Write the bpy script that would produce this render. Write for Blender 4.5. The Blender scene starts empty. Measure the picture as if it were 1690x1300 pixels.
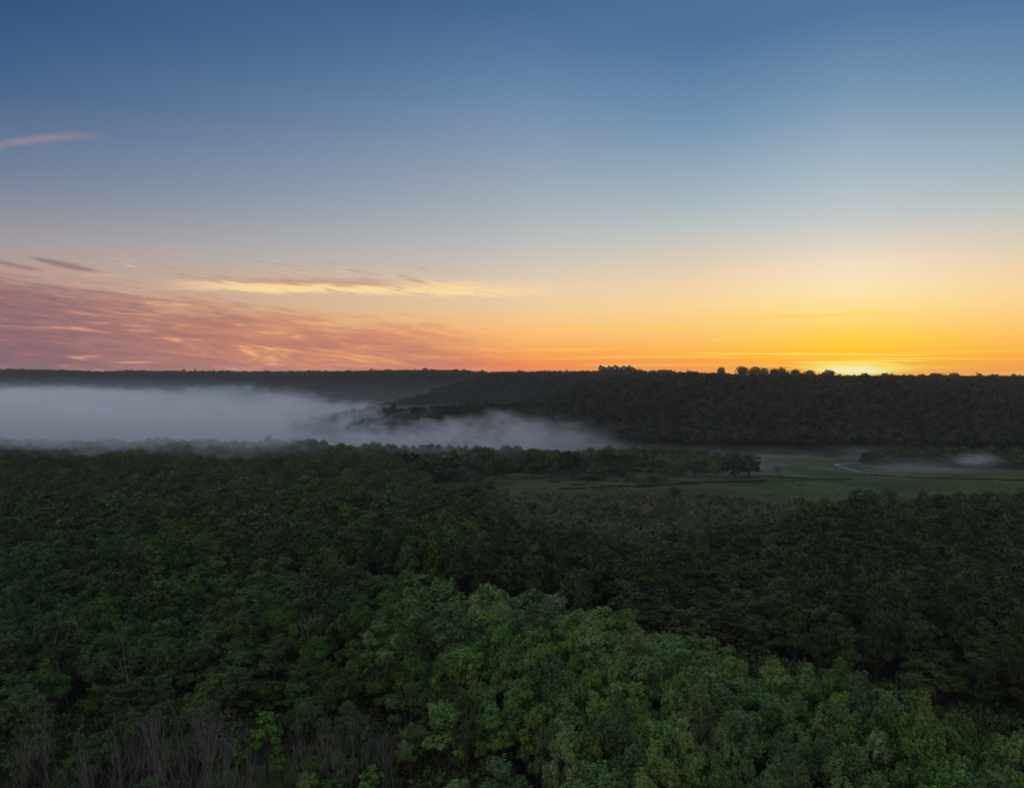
import bpy, math, random
import numpy as np

R = math.radians
scene = bpy.context.scene
COL = scene.collection
rng = np.random.default_rng(7)
random.seed(7)

# ---------------------------------------------------------------- camera
CAM_Z = 80.0
F = 1326.0                      # focal length in photograph pixels (1690 wide)
HORIZON_V = 620.0
cam_d = bpy.data.cameras.new("camera")
cam_d.sensor_width = 36.0
cam_d.lens = 36.0 * F / 1690.0
cam_d.clip_start = 0.5
cam_d.clip_end = 20000.0
cam = bpy.data.objects.new("camera", cam_d)
cam.location = (0, 0, CAM_Z)
cam.rotation_euler = (R(90) - math.atan((650 - HORIZON_V) / F), 0, 0)
COL.objects.link(cam)
scene.camera = cam

# ---------------------------------------------------------------- node helper
class S:
    """a socket with arithmetic"""
    tree = None
    def __init__(self, s): self.s = s
    @staticmethod
    def wrap(x): return x
    def _m(self, op, *o): return math_node(op, self, *o)
    def __add__(self, o): return self._m('ADD', o)
    __radd__ = __add__
    def __sub__(self, o): return self._m('SUBTRACT', o)
    def __rsub__(self, o): return math_node('SUBTRACT', o, self)
    def __mul__(self, o): return self._m('MULTIPLY', o)
    __rmul__ = __mul__
    def __truediv__(self, o): return self._m('DIVIDE', o)

def put(sock, v):
    if isinstance(v, S): S.tree.links.new(v.s, sock)
    else: sock.default_value = v

def math_node(op, *args):
    n = S.tree.nodes.new('ShaderNodeMath'); n.operation = op
    for i, a in enumerate(args): put(n.inputs[i], a)
    return S(n.outputs[0])

def ss(a, b, x, kind='SMOOTHSTEP'):
    n = S.tree.nodes.new('ShaderNodeMapRange'); n.interpolation_type = kind
    n.clamp = True if kind == 'LINEAR' else n.clamp
    flip = a > b
    lo, hi = (b, a) if flip else (a, b)
    put(n.inputs['Value'], x)
    n.inputs['From Min'].default_value = lo; n.inputs['From Max'].default_value = hi
    n.inputs['To Min'].default_value = 1.0 if flip else 0.0
    n.inputs['To Max'].default_value = 0.0 if flip else 1.0
    return S(n.outputs[0])

def vec(x, y, z):
    n = S.tree.nodes.new('ShaderNodeCombineXYZ')
    for i, a in enumerate((x, y, z)): put(n.inputs[i], a)
    return S(n.outputs[0])

def noise(v, scale=1.0, detail=3.0, rough=0.5, dist=0.0, out='Fac'):
    n = S.tree.nodes.new('ShaderNodeTexNoise'); n.noise_dimensions = '3D'
    put(n.inputs['Vector'], v); n.inputs['Scale'].default_value = scale
    n.inputs['Detail'].default_value = detail; n.inputs['Roughness'].default_value = rough
    n.inputs['Distortion'].default_value = dist
    return S(n.outputs[out])

def lin(c):
    return tuple(((x / 255.0) / 12.92 if x <= 10 else ((x / 255.0 + 0.055) / 1.055) ** 2.4) for x in c) + (1.0,)

def mix(f, a, b, mode='MIX'):
    n = S.tree.nodes.new('ShaderNodeMix'); n.data_type = 'RGBA'; n.blend_type = mode
    put(n.inputs[0], f); put(n.inputs[6], a); put(n.inputs[7], b)
    return S(n.outputs[2])

def ramp(x, stops):
    n = S.tree.nodes.new('ShaderNodeValToRGB')
    el = n.color_ramp.elements
    while len(el) < len(stops): el.new(0.5)
    for e, (p, c) in zip(el, stops):
        e.position = p; e.color = c
    put(n.inputs[0], x)
    return S(n.outputs[0])

# ---------------------------------------------------------------- sky
SUN_AZ = 22.9            # degrees to the right of +Y
SUN_EL = 0.6
world = bpy.data.worlds.new("World"); scene.world = world; world.use_nodes = True
nt = world.node_tree; nt.nodes.clear(); S.tree = nt
tc = nt.nodes.new('ShaderNodeTexCoord')
sx = nt.nodes.new('ShaderNodeSeparateXYZ'); nt.links.new(tc.outputs['Generated'], sx.inputs[0])
dx, dy, dz = (S(sx.outputs[i]) for i in range(3))
DEG = 180 / math.pi
el = math_node('ARCSINE', math_node('MINIMUM', math_node('MAXIMUM', dz, -1.0), 1.0)) * DEG
az = math_node('ARCTAN2', dx, dy) * DEG
hyp = math_node('MAXIMUM', math_node('SQRT', dx * dx + dy * dy), 1e-5)
ca = (dx * math.sin(R(SUN_AZ)) + dy * math.cos(R(SUN_AZ))) / hyp
A = math_node('ARCCOSINE', math_node('MINIMUM', math_node('MAXIMUM', ca, -1.0), 1.0)) * DEG
ep = math_node('POWER', math_node('MAXIMUM', el, 0.0) / 90.0, 0.5)
def sky_ramp(st): return ramp(ep, [((e / 90.0) ** 0.5, lin(c)) for e, c in st])
R0 = sky_ramp([(0, (255, 184, 22)), (1, (255, 192, 24)), (2.2, (255, 204, 48)), (3.2, (254, 216, 102)), (4.4, (254, 225, 146)), (5.8, (253, 231, 184)), (7.3, (243, 224, 198)), (8.7, (222, 213, 200)), (10.2, (196, 202, 203)), (12.5, (172, 190, 201)), (18, (118, 150, 180)), (22.5, (80, 119, 160)), (35, (64, 106, 152)), (60, (84, 124, 168)), (90, (106, 142, 184))])
R10 = sky_ramp([(0, (252, 148, 52)), (1, (254, 166, 60)), (2.2, (254, 190, 92)), (3.2, (253, 203, 120)), (4.8, (252, 215, 152)), (6.5, (240, 213, 174)), (8.4, (214, 205, 188)), (10, (191, 198, 194)), (12, (166, 184, 195)), (17, (112, 147, 179)), (22, (76, 116, 157)), (35, (64, 106, 152)), (60, (84, 124, 168)), (90, (106, 142, 184))])
R23 = sky_ramp([(0, (248, 118, 72)), (0.9, (252, 140, 74)), (2, (254, 172, 96)), (3.2, (254, 195, 126)), (4.5, (245, 204, 152)), (6, (232, 207, 178)), (9.4, (190, 191, 190)), (13.6, (153, 168, 185)), (19.5, (105, 137, 172)), (24.4, (70, 106, 150)), (35, (60, 98, 146)), (60, (84, 124, 168)), (90, (106, 142, 184))])
R55 = sky_ramp([(0, (136, 100, 114)), (1, (158, 110, 114)), (2.4, (188, 130, 118)), (4, (198, 148, 128)), (6, (186, 156, 144)), (8, (164, 156, 158)), (11.5, (120, 134, 158)), (17, (72, 102, 142)), (21.5, (50, 84, 127)), (35, (50, 84, 128)), (60, (84, 124, 168)), (90, (106, 142, 184))])
RB = sky_ramp([(0, (140, 122, 134)), (4, (178, 154, 154)), (9, (204, 188, 184)), (18, (226, 220, 216)), (34, (228, 228, 226)), (60, (168, 188, 208)), (90, (106, 142, 184))])  # unseen sky behind the camera, brightened to light the woods; zenith stops raised too
sky = mix(ss(0, 10, A, 'LINEAR'), R0, R10)
sky = mix(ss(9, 24, A, 'LINEAR'), sky, R23)
sky = mix(ss(21, 55, A, 'LINEAR'), sky, R55)
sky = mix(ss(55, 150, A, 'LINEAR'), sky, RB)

# cirrus on the left of the glow
sl = el + az * 0.10
n_big = noise(vec(az * 0.11, sl * 0.75, 1.3), 1.0, 6.0, 0.62, 0.9)
n_fine = noise(vec(az * 0.30, sl * 2.6, 7.1), 1.0, 6.0, 0.65, 0.6)
n_str = noise(vec(az * 0.105, sl * 0.85, 3.7), 1.0, 7.0, 0.64, 2.4)
top = (-6.2 - az) * 0.106 + 3.2
L = top - el + 0.25 + (n_big - 0.5) * 2.8 + (n_fine - 0.5) * 4.6
m1 = ss(-0.7, 1.5, L) * ss(2.0, -8.0, az) * ss(-110, -70, az)
shade = ss(0.40, 0.62, n_str * 0.55 + n_big * 0.3 + n_fine * 0.15)
c_warm = ss(-34, -8, az)
dark_c = mix(c_warm, lin((126, 100, 112)), lin((192, 126, 110)))
mid_c = mix(c_warm, lin((166, 118, 118)), lin((232, 154, 112)))
hi_c = mix(c_warm, lin((238, 164, 130)), lin((255, 198, 128)))
sheet = mix(shade, dark_c, mid_c)
sheet = mix(ss(0.54, 0.68, n_str) * ss(0.38, 0.58, n_fine) * 0.9, sheet, hi_c)
sky = mix(m1 * 0.9, sky, sheet)
# long bright band above the sheet
band_c = (noise(vec(az * 0.16, 4.4, 0.0), 1.0, 3.0) - 0.5) * 0.8 + 6.05
bd = el - band_c + (n_fine - 0.5) * 0.9
band = ss(-0.5, -0.15, bd) * ss(0.95, 0.2, bd) * ss(-25, -17, az) * ss(6.5, -4.0, az)
n_torn = noise(vec(az * 0.55, el * 3.2 + az * .12, 31.0), 1.0, 7.0, 0.68, 1.4)
band = band * ss(0.34, 0.54, n_torn * 0.6 + n_big * 0.4 + ss(-4, -16, az) * .12)
band_col = mix(ss(0.05, 0.45, bd) * ss(-5, -11, az), lin((255, 220, 162)), lin((196, 150, 130)))
sky = mix(band * 1.0, sky, band_col)
# thin upper wisps
wn = noise(vec(az * 0.22, sl * 2.2, 11.0), 1.0, 7.0, 0.66, 1.6)
wm = ss(0.50, 0.66, wn) * ss(4.8, 5.8, el + az * 0.02) * ss(8.6, 7.0, el) * ss(-33, -27, az) * ss(-2, -9, az)
sky = mix(wm * 0.7, sky, mix(ss(0.45, 0.6, n_fine), lin((176, 138, 130)), lin((236, 196, 164))))
# two dark streaks at the far left and a pink one high up
def streak(a0, e0, tilt, la, we, seed):
    d = el - e0 - (az - a0) * tilt + (noise(vec(az * 0.5, el * 2.0, seed), 1.0, 3.0) - 0.5) * we * 0.9
    x = (az - a0) / la
    w = (math_node('MAXIMUM', 1.0 - x * x, 0.0)) * we
    return ss(1.0, 0.0, math_node('ABSOLUTE', d) / math_node('MAXIMUM', w, 0.001)) * ss(1.0, 0.4, math_node('ABSOLUTE', x))
sky = mix(streak(-29.0, 6.85, -0.16, 2.6, 0.30, 2.2) * 0.8, sky, lin((140, 112, 116)))
sky = mix(streak(-32.0, 6.7, -0.14, 2.4, 0.25, 5.2) * 0.7, sky, lin((146, 114, 118)))
wx = az + 30.0
wd = el - 14.25 - wx * 0.24 + wx * wx * 0.03 + (n_fine - .5) * 0.5
sky = mix(ss(0.42, 0.0, math_node('ABSOLUTE', wd)) * ss(-26.0, -29.5, az) * ss(-34.5, -31.5, az) * (n_str * 0.6 + 0.1), sky, lin((182, 148, 150)))
# flat bright streaks low in the glow
gn = noise(vec(az * 0.07, el * 3.4, 21.0), 1.0, 5.0, 0.6, 0.5)
gm = ss(0.50, 0.68, gn) * ss(5.5, 3.5, el) * ss(-9, 2, az) * ss(60, 40, az)
sky = mix(gm * 0.6, sky, mix(ss(26, 8, A), lin((252, 190, 112)), lin((255, 214, 70))))
for a0, e0, la, we, col, k in ((22.0, 1.42, 7.0, 0.10, (255, 232, 96), 1.0), (26.5, 1.12, 6.0, 0.09, (255, 222, 86), 0.7), (16.5, 1.50, 6.0, 0.09, (255, 222, 90), 0.9), (25.0, 0.98, 3.6, 0.07, (255, 236, 110), 0.9),
                               (22.6, 0.86, 4.2, 0.16, (255, 240, 110), 1.0), (23.2, 0.50, 4.6, 0.62, (255, 238, 100), 0.9), (23.0, 0.36, 2.8, 0.42, (255, 252, 190), 1.0)):
    sky = mix(streak(a0, e0, -0.02, la, we, a0) * k, sky, lin(col))
# a real twilight sky carries part of the light
nish = nt.nodes.new('ShaderNodeTexSky'); nish.sky_type = 'NISHITA'; nish.sun_disc = False
nish.sun_elevation = R(SUN_EL); nish.sun_rotation = R(SUN_AZ); nish.altitude = 250
bgn = nt.nodes.new('ShaderNodeBackground')
STR = 0.12
scl = nt.nodes.new('ShaderNodeMix'); scl.data_type = 'RGBA'; scl.blend_type = 'MULTIPLY'
scl.inputs[0].default_value = 1.0
scl.inputs[7].default_value = (1 / STR,) * 3 + (1,)
nt.links.new(sky.s, scl.inputs[6])
tot = mix(0.03, S(scl.outputs[2]), S(nish.outputs[0]))
nt.links.new(tot.s, bgn.inputs[0]); bgn.inputs[1].default_value = STR
wo = nt.nodes.new('ShaderNodeOutputWorld'); nt.links.new(bgn.outputs[0], wo.inputs[0])
world.cycles.sampling_method = 'MANUAL'; world.cycles.sample_map_resolution = 1024

# ---------------------------------------------------------------- sun
sun_d = bpy.data.lights.new("sun", 'SUN'); sun_d.energy = 0.9; sun_d.angle = R(0.5)
sun_d.color = (1.0, 0.62, 0.32)
sun = bpy.data.objects.new("sun", sun_d)
sun.rotation_euler = (R(90 - SUN_EL), 0, R(180 - SUN_AZ))
sun.location = (0, 0, 300); COL.objects.link(sun)

vs = scene.view_settings
vs.view_transform = 'Standard'; vs.look = 'None'; vs.exposure = 0.0; vs.gamma = 1.0; vs.use_curve_mapping = False
cy = scene.cycles
cy.max_bounces = 24; cy.diffuse_bounces = 2; cy.glossy_bounces = 2; cy.transmission_bounces = 2; cy.transparent_max_bounces = 8
cy.volume_bounces = 24; cy.volume_max_steps = 1024; cy.volume_step_rate = 0.6
cy.use_denoising = True; cy.use_adaptive_sampling = False

# ================================================================ geography
def sm(a, b, x):
    t = np.clip((np.asarray(x, float) - a) / (b - a), 0, 1); return t * t * (3 - 2 * t)

_lat = {}
def vnoise(x, y, s, seed):
    """smooth value noise, 0..1"""
    if seed not in _lat: _lat[seed] = np.random.default_rng(seed).random((64, 64))
    g = _lat[seed]; x = np.asarray(x, float) / s; y = np.asarray(y, float) / s
    xi = np.floor(x).astype(int); yi = np.floor(y).astype(int); fx = x - xi; fy = y - yi
    fx = fx * fx * (3 - 2 * fx); fy = fy * fy * (3 - 2 * fy)
    a = g[xi % 64, yi % 64]; b = g[(xi + 1) % 64, yi % 64]; c = g[xi % 64, (yi + 1) % 64]; d = g[(xi + 1) % 64, (yi + 1) % 64]
    return (a * (1 - fx) + b * fx) * (1 - fy) + (c * (1 - fx) + d * fx) * fy

def poly_sd(x, y, P):
    """signed distance to a polygon, positive inside"""
    x = np.asarray(x, float); y = np.asarray(y, float)
    d = np.full(x.shape, 1e18); ins = np.zeros(x.shape, bool)
    for (x0, y0), (x1, y1) in zip(P, P[1:] + P[:1]):
        ex, ey = x1 - x0, y1 - y0
        t = np.clip(((x - x0) * ex + (y - y0) * ey) / (ex * ex + ey * ey), 0, 1)
        d = np.minimum(d, np.hypot(x - x0 - ex * t, y - y0 - ey * t))
        if y0 != y1:
            c = ((y0 <= y) & (y < y1)) | ((y1 <= y) & (y < y0))
            ins ^= c & (x < ex * (y - y0) / (y1 - y0) + x0)
    return np.where(ins, d, -d)

def line_d(x, y, P):
    x = np.asarray(x, float); y = np.asarray(y, float)
    d = np.full(x.shape, 1e18); tt = np.zeros(x.shape)
    n = len(P) - 1
    for i in range(n):
        (x0, y0), (x1, y1) = P[i], P[i + 1]
        ex, ey = x1 - x0, y1 - y0
        t = np.clip(((x - x0) * ex + (y - y0) * ey) / (ex * ex + ey * ey), 0, 1)
        q = np.hypot(x - x0 - ex * t, y - y0 - ey * t)
        tt = np.where(q < d, (i + t) / n, tt); d = np.minimum(d, q)
    return d, tt

BLUFF = [(2600, 420), (1500, 560), (900, 730), (514, 795), (256, 838), (110, 885), (-30, 965), (-110, 1060), (-120, 1240), (0, 1520), (300, 1900), (900, 2400), (4500, 2600), (4500, 420)]
HILL2 = [(-300, 1560), (-170, 1440), (60, 1430), (400, 1500), (1200, 2000), (1200, 2700), (-120, 2700), (-260, 2000)]
HILL3 = [(-900, 2420), (-780, 2250), (-560, 2130), (-300, 2050), (600, 2000), (3000, 2400), (3000, 4300), (-600, 4300), (-820, 3000)]
HILL4 = [(-4500, 1500), (-2600, 2100), (-1700, 2500), (-1000, 2750), (0, 3000), (4500, 3000), (4500, 4400), (-4500, 4400)]
SPUR = [(60, 1080), (-60, 1085), (-190, 1110)]

def height(x, y):
    x = np.asarray(x, float); y = np.asarray(y, float)
    w = (vnoise(x, y, 130, 1) - 0.5) * 60 + (vnoise(x, y, 55, 2) - 0.5) * 22
    crest = (vnoise(x, y, 260, 3) - 0.5) * 6 + (vnoise(x, y, 80, 13) - 0.5) * 4 + (vnoise(x, y, 34, 14) - 0.5) * 3
    h1 = sm(-8, 300, poly_sd(x, y, BLUFF) + w) * (65 + crest * .8 - 3.0 * sm(300, 900, x))
    h2 = sm(-8, 280, poly_sd(x, y, HILL2) + w) * (69 + crest * .8)
    h3 = sm(-8, 330, poly_sd(x, y, HILL3) + w) * (76 + crest)
    h4 = sm(-8, 380, poly_sd(x, y, HILL4) + w) * (77 + crest * 1.6 + 2 * sm(-1300, -1700, x) - 4 * np.exp(-((x + 1050) / 250.0) ** 2))
    d, t = line_d(x, y, SPUR)
    h5 = np.exp(-(d / 85.0) ** 2) * (29 - 8 * t) + (vnoise(x, y, 50, 4) - .5) * 3 * np.exp(-(d / 120.0) ** 2)
    h = np.maximum.reduce([h1, h2, h3, h4, h5])
    h = h + 8.0 * np.exp(-((x - 14) / 62.0) ** 2 - ((y - 160) / 46.0) ** 2)
    return h + (vnoise(x, y, 40, 5) - 0.5) * 0.6

def zof(x, y): return float(height(np.array([x]), np.array([y]))[0])

def at(u, v, z=0.0):
    """the place on the level z that the photograph shows at (u, v)"""
    p = math.atan((650 - HORIZON_V) / F)
    a, b = (u - 845) / F, (v - 650) / F
    fy = math.cos(p) - b * math.sin(p); fz = -math.sin(p) - b * math.cos(p)
    k = (z - CAM_Z) / fz
    return a * k, fy * k
def pix(x, y, z):
    p = math.atan((650 - HORIZON_V) / F)
    dz_ = z - CAM_Z
    f = y * math.cos(p) - dz_ * math.sin(p); up = y * math.sin(p) + dz_ * math.cos(p)
    return 845 + F * x / f, 650 - F * up / f

# the gully between the front rise and the wood behind, and the wood's own outline
GULLY = [(-150, 352), (-60, 292), (6, 238), (58, 196), (104, 150), (165, 90), (230, 20)]
LEFTWOOD = [(-1400, 60), (-1400, 790), (-620, 800), (-300, 775), (-165, 770), (-112, 700), (-84, 610), (-58, 530), (-30, 440), (-8, 345), (20, 322), (100, 335), (140, 385), (178, 428), (300, 442), (600, 470), (1000, 480), (1000, 60)]
SCRUB = [(-60, 520), (-30, 440), (-8, 345), (20, 322), (100, 335), (140, 385), (185, 430), (190, 470), (150, 520), (60, 540), (-10, 545)]

def gully_gap(x, y):
    d, t = line_d(x, y, GULLY)
    return d - (12 + 10 * sm(0.3, 0.75, t))
def front_side(x, y):
    """True south of the gully"""
    gx = np.array([p[0] for p in GULLY][::1]); gy = np.array([p[1] for p in GULLY])
    return np.asarray(y) < np.interp(x, gx, gy)
THICKET = [(-125, 70), (-125, 148), (-92, 172), (-55, 172), (-30, 166), (-14, 150), (-12, 70)]

# ================================================================ materials
def material(name, build):
    m = bpy.data.materials.new(name); m.use_nodes = True
    t = m.node_tree; t.nodes.clear(); S.tree = t
    out = t.nodes.new('ShaderNodeOutputMaterial')
    build(t, out); return m

def principled(t, out, color, rough=0.8, spec=0.2, normal=None):
    b = t.nodes.new('ShaderNodeBsdfPrincipled')
    put(b.inputs['Base Color'], color); put(b.inputs['Roughness'], rough)
    b.inputs['Specular IOR Level'].default_value = spec
    if normal is not None: put(b.inputs['Normal'], normal)
    t.links.new(b.outputs[0], out.inputs[0]); return b

def bump(h, strength=0.5, distance=0.1):
    n = S.tree.nodes.new('ShaderNodeBump'); n.inputs['Strength'].default_value = strength
    n.inputs['Distance'].default_value = distance; put(n.inputs['Height'], h); return S(n.outputs[0])

def pos():
    n = S.tree.nodes.new('ShaderNodeNewGeometry'); return S(n.outputs['Position'])

def leaf_mat(name, dark, light, warm, trans=0.07):
    def b(t, out):
        at_ = t.nodes.new('ShaderNodeAttribute'); at_.attribute_name = 'tint'
        oi = t.nodes.new('ShaderNodeObjectInfo')
        tint = S(at_.outputs['Fac']); rnd = S(oi.outputs['Random'])
        c = mix(tint, dark + (1,), light + (1,))
        c = mix(math_node('POWER', rnd, 1.6) * 0.75, c, mix(tint, tuple(q * .8 for q in warm) + (1,), warm + (1,)))
        hs = t.nodes.new('ShaderNodeHueSaturation')
        put(hs.inputs['Value'], math_node('FRACT', rnd * 7.31) * 0.7 + 0.65)
        put(hs.inputs['Saturation'], math_node('FRACT', rnd * 3.77) * 0.3 + 0.85)
        put(hs.inputs['Color'], c)
        c = S(hs.outputs[0])
        p = t.nodes.new('ShaderNodeBsdfPrincipled'); put(p.inputs['Base Color'], c)
        p.inputs['Roughness'].default_value = 0.7; p.inputs['Specular IOR Level'].default_value = 0.12
        tr = t.nodes.new('ShaderNodeBsdfTranslucent'); put(tr.inputs[0], c)
        m = t.nodes.new('ShaderNodeMixShader'); m.inputs[0].default_value = trans
        t.links.new(p.outputs[0], m.inputs[1]); t.links.new(tr.outputs[0], m.inputs[2])
        t.links.new(m.outputs[0], out.inputs[0])
    return material(name, b)

M_PALE = leaf_mat("leaf_pale", (0.048, 0.114, 0.030), (0.156, 0.282, 0.076), (0.180, 0.250, 0.060))
M_MID = leaf_mat("leaf_mid", (0.028, 0.068, 0.018), (0.082, 0.156, 0.040), (0.104, 0.142, 0.030))
M_DARK = leaf_mat("leaf_dark", (0.029, 0.054, 0.018), (0.072, 0.108, 0.034), (0.088, 0.098, 0.028))
M_HILL = leaf_mat("leaf_hill", (0.026, 0.036, 0.019), (0.066, 0.076, 0.036), (0.080, 0.072, 0.034))
M_SCRUB = leaf_mat("leaf_willow", (0.080, 0.096, 0.046), (0.150, 0.165, 0.080), (0.170, 0.155, 0.075))
M_FRESH = leaf_mat("leaf_fresh", (0.060, 0.130, 0.034), (0.110, 0.220, 0.056), (0.12, 0.20, 0.045))
M_PINE = leaf_mat("needle_dark", (0.018, 0.032, 0.016), (0.036, 0.052, 0.022), (0.040, 0.050, 0.022), 0.05)

def bark(name, a, b_):
    def f(t, out):
        tcn = t.nodes.new('ShaderNodeTexCoord')
        mp = t.nodes.new('ShaderNodeMapping'); mp.inputs['Scale'].default_value = (3, 3, 0.7)
        t.links.new(tcn.outputs['Object'], mp.inputs[0])
        n = noise(S(mp.outputs[0]), 2.0, 6, 0.65)
        principled(t, out, mix(ss(0.35, 0.65, n), a + (1,), b_ + (1,)), 0.9, 0.1, bump(n, 0.6, 0.05))
    return material(name, f)
M_BARK = bark("bark_grey", (0.030, 0.026, 0.022), (0.085, 0.076, 0.066))
M_DEAD = bark("bark_dead", (0.085, 0.074, 0.071), (0.22, 0.195, 0.187))

def _ground(t, out):
    p = pos()
    n = noise(p, 0.05, 8, 0.6); n2 = noise(p, 0.9, 5, 0.6)
    c = mix(ss(0.4, 0.65, n), (0.020, 0.020, 0.014, 1), (0.036, 0.042, 0.020, 1))
    c = mix(ss(0.5, 0.7, n2) * 0.6, c, (0.05, 0.042, 0.03, 1))
    principled(t, out, c, 0.95, 0.1, bump(n2, 0.6, 0.4))
M_GROUND = material("forest_floor", _ground)
def _meadow(t, out):
    p = pos()
    n = noise(p, 0.014, 6, 0.6, 0.6); n2 = noise(p, 0.09, 6, 0.65)
    mpn = t.nodes.new('ShaderNodeMapping'); mpn.inputs['Scale'].default_value = (.006, .06, 1); mpn.inputs['Rotation'].default_value = (0, 0, .12); put(mpn.inputs[0], p)
    nb = noise(S(mpn.outputs[0]), 1.0, 5, .6, .4); n3 = noise(p, 0.8, 4, 0.6)
    c = mix(ss(0.38, 0.62, n), (0.038, 0.060, 0.016, 1), (0.086, 0.108, 0.028, 1))
    c = mix(ss(0.5, 0.66, nb) * .6, c, (0.098, 0.092, 0.034, 1)); c = mix(ss(0.46, 0.34, nb) * .55, c, (0.026, 0.042, 0.014, 1))
    c = mix(ss(0.52, 0.72, n2) * 0.55, c, (0.080, 0.072, 0.032, 1))
    c = mix(ss(0.5, 0.8, n3) * 0.4, c, (0.036, 0.046, 0.016, 1))
    principled(t, out, c, 0.95, 0.1, bump(n3, 0.8, 0.3))
M_MEADOW = material("meadow_grass", _meadow)
def _water(t, out):
    p = pos()
    b = principled(t, out, (0.05, 0.085, 0.13, 1), 0.36, 1.0, bump(noise(p, 0.7, 4, 0.6), 1.0, 0.5))
M_WATER = material("creek_water", _water)
def flat(name, a, b_, sc=1.0, rough=0.8):
    def f(t, out):
        n = noise(pos(), sc, 5, 0.6); principled(t, out, mix(ss(0.35, 0.65, n), a + (1,), b_ + (1,)), rough, 0.2)
    return material(name, f)
M_WHITE = flat("white_siding", (0.66, 0.66, 0.64), (0.8, 0.8, 0.78), 0.6)
M_ROOF = flat("roof_shingle", (0.10, 0.09, 0.09), (0.17, 0.16, 0.16), 1.5)
M_PALEROOF = flat("pale_metal_roof", (0.3, 0.3, 0.32), (0.42, 0.42, 0.44), 0.8, 0.5)
M_GLASS = flat("window_glass", (0.02, 0.025, 0.03), (0.04, 0.045, 0.05), 1.0, 0.15)
M_STEEL = flat("dark_steel", (0.05, 0.05, 0.055), (0.10, 0.10, 0.10), 1.0, 0.6)
M_BIRD = flat("dark_plumage", (0.02, 0.02, 0.022), (0.05, 0.045, 0.045), 9.0)
def _sedge(t, out):
    n = noise(pos(), 0.3, 5, 0.6); principled(t, out, mix(n, (0.018, 0.03, 0.014, 1), (0.04, 0.055, 0.026, 1)), 0.9, 0.1)
M_SEDGE = material("sedge", _sedge)

# ================================================================ mesh helpers
def mesh_from(name, V, Fc, mats, tint=None, mat_idx=None, smooth=False):
    me = bpy.data.meshes.new(name)
    V = np.asarray(V, np.float32); Fc = np.asarray(Fc, np.int32)
    k = Fc.shape[1]
    me.vertices.add(len(V)); me.vertices.foreach_set('co', V.ravel())
    me.loops.add(Fc.size); me.loops.foreach_set('vertex_index', Fc.ravel())
    me.polygons.add(len(Fc)); me.polygons.foreach_set('loop_start', np.arange(0, Fc.size, k, dtype=np.int32))
    me.polygons.foreach_set('loop_total', np.full(len(Fc), k, np.int32))
    if smooth: me.polygons.foreach_set('use_smooth', np.ones(len(Fc), bool))
    for m in mats: me.materials.append(m)
    if mat_idx is not None: me.polygons.foreach_set('material_index', np.asarray(mat_idx, np.int32))
    if tint is not None:
        a = me.attributes.new('tint', 'FLOAT', 'FACE'); a.data.foreach_set('value', np.asarray(tint, np.float32))
    me.update(calc_edges=True); return me

def add(name, me, parent=None, loc=(0, 0, 0), rz=0.0, sc=None):
    o = bpy.data.objects.new(name, me); COL.objects.link(o)
    o.location = loc; o.rotation_euler = (0, 0, rz)
    if sc is not None: o.scale = sc if hasattr(sc, '__len__') else (sc,) * 3
    if parent is not None: o.parent = parent
    return o
def tag(o, label=None, cat=None, group=None, kind=None):
    for k, v in (('label', label), ('category', cat), ('group', group), ('kind', kind)):
        if v: o[k] = v
    return o

def tube(pts, radii, sides=6):
    """tapered tube round a polyline -> verts, quads"""
    P = np.asarray(pts, float); n = len(P)
    T = np.gradient(P, axis=0); T /= np.linalg.norm(T, axis=1)[:, None] + 1e-9
    ref = np.array([1.0, 0.13, 0.07]); V = []
    for i in range(n):
        a = np.cross(T[i], ref); a /= np.linalg.norm(a) + 1e-9; b = np.cross(T[i], a)
        for k in range(sides):
            q = 2 * math.pi * k / sides
            V.append(P[i] + radii[i] * (a * math.cos(q) + b * math.sin(q)))
    Q = []
    for i in range(n - 1):
        for k in range(sides):
            k2 = (k + 1) % sides
            Q.append((i * sides + k, i * sides + k2, (i + 1) * sides + k2, (i + 1) * sides + k))
    c = len(V); V.append(P[-1] + T[-1] * radii[-1])
    for k in range(sides):
        Q.append(((n - 1) * sides + k, (n - 1) * sides + (k + 1) % sides, c, c))
    Q = [q if q[2] != q[3] else (q[0], q[1], q[2], q[2]) for q in Q]
    return V, Q

def join(parts):
    V, Q, o = [], [], 0
    for v, q in parts:
        V += list(v); Q += [tuple(i + o for i in f) for f in q]; o += len(v)
    # degenerate quads become triangles by a tiny offset of the tip
    V2 = list(V); Q2 = []
    for f in Q:
        if f[2] == f[3]:
            V2.append(np.asarray(V[f[2]]) + 1e-4); Q2.append((f[0], f[1], f[2], len(V2) - 1))
        else: Q2.append(f)
    return np.array(V2), np.array(Q2)

def leaves(C, D, size, g, spread=0.9, aspect=0.55, N_=None):
    """kite-shaped leaf faces at centres C pointing roughly along D"""
    n = len(C)
    up_ = N_ if N_ is not None else D
    nr = up_ * 0.85 + np.array([0, 0, 0.18]) + g.normal(0, 0.48, (n, 3)); nr /= np.linalg.norm(nr, axis=1)[:, None] + 1e-9
    d = D * 0.8 + g.normal(0, spread, (n, 3)); d -= nr * (d * nr).sum(1)[:, None] * 0.75; d /= np.linalg.norm(d, axis=1)[:, None] + 1e-9
    s = np.cross(d, nr); s /= np.linalg.norm(s, axis=1)[:, None] + 1e-9
    l = (size * g.uniform(0.65, 1.35, n))[:, None]
    b = C - d * l * 0.4; tip = C + d * l * 0.6; m = C + d * l * 0.05
    nrm = np.cross(s, d) * l * 0.08
    V = np.stack([b, m + s * l * aspect * 0.5 + nrm, tip, m - s * l * aspect * 0.5 + nrm], 1).reshape(-1, 3)
    return V, np.arange(4 * n).reshape(-1, 4)

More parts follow.
